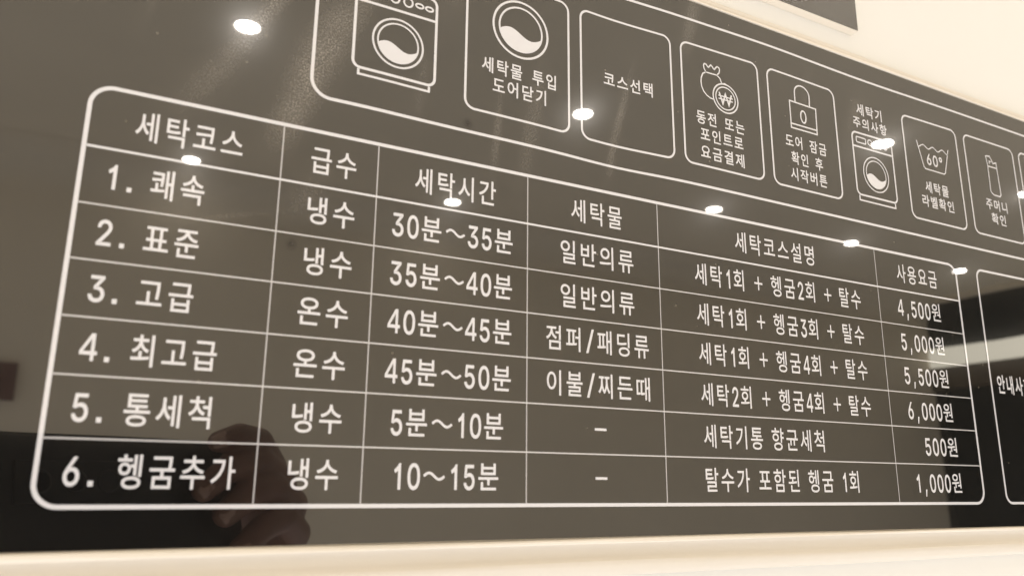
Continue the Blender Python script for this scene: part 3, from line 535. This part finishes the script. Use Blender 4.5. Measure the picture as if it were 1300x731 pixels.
def drum(cx, cy, ro, ri, w, parent, ys=1.0):
    Art().stroke(ellipse(cx, cy, ro, ro * ys), w, True).build("drum_ring", parent)
    Art().stroke(ellipse(cx, cy, ri, ri * ys), w * .85, True).build("drum_ring", parent)
    r = ri * .985; pts = []
    n = 16
    y0 = cy - .30 * ri * ys + .10 * ri
    for i in range(n + 1):
        t = i / n; x = -r + 2 * r * t
        y = -.20 * ri + .20 * ri * math.sin(2 * math.pi * (t * .98 + .02))
        if x * x + y * y > r * r:
            k = r / math.hypot(x, y); x *= k; y *= k
        pts.append((cx + x, cy + y * ys))
    a_end = math.degrees(math.atan2((pts[-1][1] - cy) / ys, pts[-1][0] - cx)); a_st = math.degrees(math.atan2((pts[0][1] - cy) / ys, pts[0][0] - cx))
    if a_st > 0: a_st -= 360
    low = arc(cx, cy, r, r * ys, a_end, a_st, 24)
    vs = pts + low[1:-1]
    Art().poly(vs).build("water_fill", parent, lift=.00010)

def washer(u0, v0, u1, v1, pv, w, base, name, parent, drum_args, ctrl):
    r = .014
    root = Art().stroke(rrect(u0, v0, u1, v1, r), w, True).build(name, parent)
    Art().stroke([(u0 + w / 2, pv), (u1 - w / 2, pv)], w * .95).build("panel_line", root, lift=.00009)
    b0, b1, bv = base
    Art().stroke([(b0, v0 - w / 2), (b0, bv), (b1, bv), (b1, v0 - w / 2)], w * .85).build("base_outline", root)
    ctrl(root); drum(*drum_args, root)
    return root
def ctrl1(root):
    for cx, cy, rx, ry in [(.4435, .8655, .0082, .0088), (.4685, .8652, .0082, .0088), (.4901, .8650, .0072, .0042), (.5090, .8645, .0072, .0042)]:
        Art().stroke(ellipse(cx, cy, rx, ry, 28), .0034, True).build("knob_mark", root)
    Art().stroke(rrect(.391, .8590, .424, .8730, .004, n=3), .0034, True).build("display_mark", root)
washer(.3745, .7150, .5235, .8870, .8432, .0050, (.3850, .5135, .7030), "washing_machine_icon", fr,
       (.4533, .7790, .0460, .0372, .0036), ctrl1)
Art()
drum(.6973, .8800, .0590, .0463, .0044, boxes[0])
def ctrl2(root):
    Art().stroke(rrect(1.6320, .8538, 1.6655, .8680, .003, n=3), .0032, True).build("display_mark", root)
    for cx in (1.681, 1.701, 1.719, 1.737):
        Art().stroke(ellipse(cx, .8612, .0073, .0073, 20), .0030, True).build("knob_mark", root)
washer(1.6178, .7165, 1.7622, .8795, .8422, .0046, (1.6245, 1.7530, .7022), "washing_machine_icon", fr,
       (1.6923, .7786, .0450, .0355, .0030), ctrl2)

# money bag and coin
bag = Art().stroke([(1.1590, .9138), (1.1500, .9085), (1.1450, .8985), (1.1437, .8880), (1.1450, .8770), (1.1500, .8665), (1.1580, .8590), (1.1680, .8545), (1.1765, .8540)], .0032).build("money_bag_icon", boxes[2])
Art().stroke([(1.1576, .9138), (1.1905, .9138), (1.1990, .9080), (1.2035, .8985)], .0032).build("bag_shoulder", bag)
Art().stroke([(1.1590, .9140), (1.1545, .9215), (1.1530, .9290), (1.1560, .9338), (1.1610, .9330), (1.1645, .9285), (1.1672, .9272), (1.1705, .9310), (1.1745, .9348), (1.1790, .9310), (1.1815, .9272), (1.1845, .9265), (1.1880, .9315), (1.1925, .9352), (1.1975, .9340), (1.1993, .9290), (1.1975, .9215), (1.1905, .9140)], .0032).build("bag_frill", bag)
coin = Art().stroke(ellipse(1.2123, .8640, .0358, .0345), .0034, True).build("coin_icon", boxes[2])
Art().stroke(ellipse(1.2123, .8640, .0280, .0268), .0030, True).build("coin_rim", coin)
Art().stroke([(1.1945, .8760), (1.2035, .8500), (1.2123, .8740), (1.2211, .8500), (1.2301, .8760)], .0042).build("won_symbol", coin)
Art().stroke([(1.1915, .8675), (1.2331, .8675)], .0028).build("won_bar", coin, lift=.00016)
Art().stroke([(1.1915, .8600), (1.2331, .8600)], .0028).build("won_bar", coin, lift=.00016)

# padlock
lk = Art().stroke([(1.4112, .9065), (1.4972, .9065), (1.4952, .8412), (1.4110, .8412)], .0036, True).build("padlock_icon", boxes[3])
Art().stroke([(1.4125, .8520), (1.4940, .8520)], .0036).build("padlock_band", lk, lift=.00009)
Art().stroke([(1.4296, .9080), (1.4300, .9330)] + [(1.4300 + .0242 * (1 - math.cos(math.pi * i / 14)), .9330 + .0215 * math.sin(math.pi * i / 14)) for i in range(1, 14)] + [(1.4784, .9330), (1.4770, .9080)], .0036).build("shackle", lk)
Art().stroke(ellipse(1.4533, .8768, .0085, .0152, 24), .0038, True).build("keyhole_mark", lk)

# wash tub
tub = Art().stroke([(1.8655, .9110), (1.8850, .8390), (1.8900, .8350), (1.9655, .8345), (1.9710, .8385), (1.9948, .9090)], .0032).build("wash_tub_icon", boxes[4])
wav = [(1.8715 + .1205 * i / 48, .8985 - .0048 * math.cos(2 * math.pi * 3.1 * i / 48) ) for i in range(49)]
Art().stroke(wav, .0028).build("water_line", tub)
text("60°", 1.8993, 1.9630, .8650, .0345, tub, wt=.03)

# pocket lighter
lt = Art().stroke([(2.1665, .8985), (2.1640, .8260), (2.1690, .8190), (2.1780, .8155), (2.2040, .8150), (2.2096, .8210), (2.2072, .8985)], .0034, True).build("pocket_lighter_icon", boxes[5])
Art().stroke([(2.1665, .8995), (2.1625, .9275), (2.1800, .9300), (2.1885, .9180), (2.1925, .9105), (2.2070, .9150), (2.2072, .8995)], .0034).build("lighter_top", lt)
Art().stroke([(2.1745, .9060), (2.1755, .9150), (2.1850, .9130)], .0028).build("lighter_wheel", lt)

# box captions
B = [("세탁물 투입", .6157, .7748, .7880, 0), ("도어닫기", .6389, .7528, .7500, 0), ("코스선택", .8873, 1.0102, .8335, 1),
     ("동전 또는", 1.1258, 1.2625, .8025, 2), ("포인트로", 1.1349, 1.2558, .7640, 2), ("요금결제", 1.1335, 1.2562, .7235, 2),
     ("도어 잠금", 1.3886, 1.5211, .8060, 3), ("확인 후", 1.4032, 1.5050, .7655, 3), ("시작버튼", 1.3972, 1.5144, .7255, 3),
     ("세탁기", 1.6430, 1.7360, .9465, -1), ("주의사항", 1.6270, 1.7504, .9090, -1),
     ("세탁물", 1.8796, 1.9735, .7850, 4), ("라벨확인", 1.8615, 1.9881, .7450, 4), ("주머니", 2.1346, 2.2291, .7850, 5), ("확인", 2.1512, 2.2142, .7450, 5)]
for s, a, b, v, bi in B:
    text(s, a, b, v, .0305, boxes[bi] if bi >= 0 else fr, wt=.016, sp=.55)

# --- notice panel at the right
nf = Art().stroke(rrect(2.0480, 0, 3.0, .5868, .022, n=8), .0056, True).build("notice_border", sign)
text("안내사항", 2.0737, 2.2190, .2900, .0460, nf)

# ------------------------------------------------------------------ rails that hold the sign
def rail(name, prof, x0, x1, z, sgn, parent, m):
    """prof: (out from the wall side toward the room in mm, distance away from the board in mm)"""
    vs = []; fs = []; n = 60
    k = len(prof)
    for i in range(n + 1):
        x = x0 + (x1 - x0) * i / n
        for j, (o, d) in enumerate(prof):
            wob = .00012 * math.sin(x * 31 + j) * (1 if 0 < j < k - 1 else 0)
            tp = 1.0 if m is RAIL or sgn > 0 else max(.62, min(1.08, 1.0 - .95 * x))    # the lip narrows to the right
            vs.append((x, -(o / 1000) - wob * .5, sgn * (d * tp / 1000) + wob))
    for i in range(n):
        for j in range(k - 1):
            a = i * k + j; fs.append((a, a + k, a + k + 1, a + 1))
    fs.append(tuple(range(k))); fs.append(tuple(range(n * k, n * k + k)))
    for i in range(n):      # back
        a = i * k; fs.append((a, a + k - 1, a + 2 * k - 1, a + k))
    me = mesh(name, vs, fs)
    bm = bmesh.new(); bm.from_mesh(me); bmesh.ops.recalc_face_normals(bm, faces=bm.faces[:])
    for f in bm.faces: f.smooth = len(f.verts) == 4
    bm.to_mesh(me); bm.free()
    o = link(name, me, m, parent); o.location = (0, 0, z)
    m_ = o.modifiers.new("edge", 'EDGE_SPLIT'); m_.split_angle = R3(38)
    return o
lip_b = [(-4.9, .1), (.5, .1), (1.2, .4), (1.5, .9), (1.5, 1.7), (1.2, 2.05), (-.6, 2.15), (-4.9, 2.15)]
prof_b = [(-4.88, 1.0), (-2.0, 1.0), (-2.1, 1.8), (-2.4, 2.4), (-2.7, 3.4), (-2.7, 4.8), (-2.5, 5.8), (-2.1, 6.5), (-1.2, 7.2), (-.3, 7.7), (.0, 8.4), (-.1, 9.4), (-.4, 10.8), (-.9, 12.2), (-1.8, 12.9), (-4.9, 13.1)]
lr = empty("lower_rail", (0, 0, Z0 + VB * S), "cream moulded rail running along the bottom edge of the price sign", "rail")
rail("rail_lip", lip_b, UL * S, UR * S, 0, -1, lr, BOARD)
rail("rail_moulding", prof_b, UL * S, UR * S, 0, -1, lr, RAIL)
lip_t = [(-4.9, .05), (.1, .05), (.4, .2), (.4, 1.1), (.2, 1.3), (-1.2, 1.4), (-4.9, 1.4)]
prof_t = [(-4.9, 1.5), (-2.6, 1.5), (-2.2, 2.2), (-1.6, 3.2), (-1.4, 4.4), (-1.8, 5.3), (-3.0, 6.0), (-4.9, 6.2)]
ur = empty("upper_rail", (0, 0, Z0 + VT * S), "thin cream rail running along the top edge of the price sign", "rail")
rail("rail_lip", lip_t, UL * S, UR * S, 0, 1, ur, BOARD)
rail("rail_moulding", prof_t, UL * S, UR * S, 0, 1, ur, RAIL)

# ------------------------------------------------------------------ the second sign, upper right
up = empty("upper_sign", (1.684 * S, 0, Z0 + 1.1720 * S), "second black board with a thick cream edge above the price sign, cut by the photo", "sign")
box("foam_board", (-2.2 * S, .0004, 0), (0, TH, 1.0 * S), BOARD, up)
ufm = plaster("black_brushed_film", (0.012, 0.011, 0.010), .20, .35, 900)
ufm.node_tree.nodes["Principled BSDF"].inputs["IOR"].default_value = 2.1
box("gloss_film", (-2.2 * S, 0, .0003), (-.0003, .0004, 1.0 * S), ufm, up)

# ------------------------------------------------------------------ the phone that takes the picture, and the hand (both seen in reflection)
PM = Matrix.Identity(4)
for i in range(3):
    PM[i][0] = RIGHT[i]; PM[i][1] = UP[i]; PM[i][2] = -FWD[i]; PM[i][3] = CAM[i]
# local axes: x right, y up, z backward (away from the sign)
phone = empty("mobile_phone", CAM, "black phone held sideways, mirrored in the lower left of the price sign", "phone")
phone.matrix_world = PM
box("phone_body", (-.052, -.049, .0055), (.104, .0262, .0140), PHONE, phone, .0030)
cb = box("camera_bump", (-.030, -.011, .0036), (.030, .011, .0058), PHONE, phone, .0009)
def ringmesh(name, r, z0, z1, m, parent, x, y):
    me = lathe(name, [(r * .80, z0), (r, z0), (r, z1)], 28); o = link(name, me, m, parent); o.location = (x, y, 0); return o
for x in (-.018, 0, .018):
    ringmesh("lens_ring", .0062, .0030, .0040, METAL, cb, x, 0)
    g = link("lens_glass", mesh("lens_glass", [(x + .005 * math.cos(a * math.pi / 12), .005 * math.sin(a * math.pi / 12), .00345) for a in range(24)], [tuple(reversed(range(24)))]), PHONEGLASS, cb)

def W(x, y, z): return Vector((x, y, z + Z0))
def capsule(bm, a, b, ra, rb, n=14):
    """tapered tube with ball ends, later fused by a voxel remesh"""
    d = (b - a); ln = d.length; q = d.to_track_quat('Z', 'Y').to_matrix().to_4x4()
    prof = []
    for i in range(6): t = -90 + 90 * i / 5; prof.append((ra * math.cos(R3(t)), ra * math.sin(R3(t))))
    for i in range(6): t = 90 * i / 5; prof.append((rb * math.cos(R3(t)), ln + rb * math.sin(R3(t))))
    rows = []
    for (r, z) in prof:
        rows.append([bm.verts.new(a + q @ Vector((max(r, 1e-5) * math.cos(2 * math.pi * k / n), max(r, 1e-5) * math.sin(2 * math.pi * k / n), z))) for k in range(n)])
    for i in range(len(rows) - 1):
        for k in range(n): bm.faces.new((rows[i][k], rows[i][(k + 1) % n], rows[i + 1][(k + 1) % n], rows[i + 1][k]))
    bm.faces.new(list(reversed(rows[0]))); bm.faces.new(rows[-1])
FING = {
 "index":  ([(.0815, -.2735, .0300), (.0940, -.2765, .0345), (.1075, -.2840, .0320), (.1210, -.3080, .0170), (.1300, -.3420, .0010)], [.0066, .0076, .0082, .0094, .0118]),
 "middle": ([(.0760, -.2705, .0020), (.0900, -.2745, .0150), (.1080, -.2830, .0200), (.1280, -.3080, .0060), (.1350, -.3420, -.0110)], [.0078, .0090, .0094, .0102, .0122]),
 "ring":   ([(.0900, -.2740, -.0120), (.1040, -.2765, .0010), (.1180, -.2860, .0030), (.1370, -.3100, -.0080), (.1400, -.3420, -.0240)], [.0082, .0094, .0100, .0104, .0120]),
 "pinky":  ([(.1010, -.2770, -.0320), (.1140, -.2800, -.0200), (.1270, -.2890, -.0150), (.1410, -.3110, -.0260), (.1410, -.3400, -.0380)], [.0076, .0086, .0092, .0098, .0112]),
 "thumb":  ([(.0600, -.3080, -.0020), (.0800, -.3180, -.0010), (.1060, -.3360, -.0080), (.1260, -.3600, -.0250)], [.0082, .0098, .0110, .0150])}
bm = bmesh.new()
for nm, (pts, rad) in FING.items():
    P = [W(*p) for p in pts]
    for i in range(len(P) - 1): capsule(bm, P[i], P[i + 1], rad[i], rad[i + 1])
wrist = W(.1350, -.4080, -.0700)
for nm in ("index", "middle", "ring", "pinky"):
    kn = W(*FING[nm][0][-1]); capsule(bm, kn, wrist.lerp(kn, .12), .0125, .0175)
capsule(bm, W(*FING["thumb"][0][-1]), wrist, .0160, .0190)
capsule(bm, W(.136, -.352, -.020), wrist, .0170, .0220)
capsule(bm, W(.118, -.318, -.004), W(.122, -.325, -.050), .0150, .0150)
arm_end = W(.1500, -.5000, -.1900)
capsule(bm, wrist, arm_end, .0235, .0300)
me = bpy.data.meshes.new("hand"); bm.to_mesh(me); bm.free()
cen = W(.135, -.34, -.01)
me.transform(Matrix.Translation(-cen))
hand = link("person", me, SKIN); hand.location = cen
tag(hand, "right hand in a dark sleeve gripping the black phone, mirrored in the sign", "person")
rm = hand.modifiers.new("fuse", 'REMESH'); rm.mode = 'VOXEL'; rm.voxel_size = .0012; rm.use_smooth_shade = True
sm = hand.modifiers.new("soften", 'SMOOTH'); sm.iterations = 8; sm.factor = .5
# nails: small curved plates on the outer side of each fingertip
for nm in ("index", "middle", "ring", "pinky"):
    pts, rad = FING[nm]; a = W(*pts[0]) - cen; b = W(*pts[1]) - cen
    d = (a - b).normalized(); outw = FWD.copy(); side = d.cross(outw).normalized(); outw = side.cross(d).normalized()
    vs = []; fs = []
    for i in range(6):
        for j in range(7):
            t = -1 + 2 * j / 6; s_ = i / 5
            wd = .0046 * (1 - .25 * s_ ** 3)
            vs.append(a + d * (-.004 + .0095 * s_) + side * (wd * t) + outw * (rad[0] * (1.0 - .22 * t * t - .14 * s_ * s_)))
    for i in range(5):
        for j in range(6):
            k = i * 7 + j; fs.append((k, k + 1, k + 8, k + 7))
    nl = link("fingernail", mesh("fingernail", vs, fs, True), NAIL, hand)
    so = nl.modifiers.new("thick", 'SOLIDIFY'); so.thickness = .0006
# sleeve
bm = bmesh.new()
s0 = wrist.lerp(arm_end, .28); s1 = arm_end + (arm_end - wrist) * 1.1
capsule(bm, s0, s1, .034, .050, 28)
me = bpy.data.meshes.new("sleeve"); bm.to_mesh(me); bm.free(); me.transform(Matrix.Translation(-cen))
me.polygons.foreach_set("use_smooth", [True] * len(me.polygons))
link("sleeve", me, SLEEVE, hand)
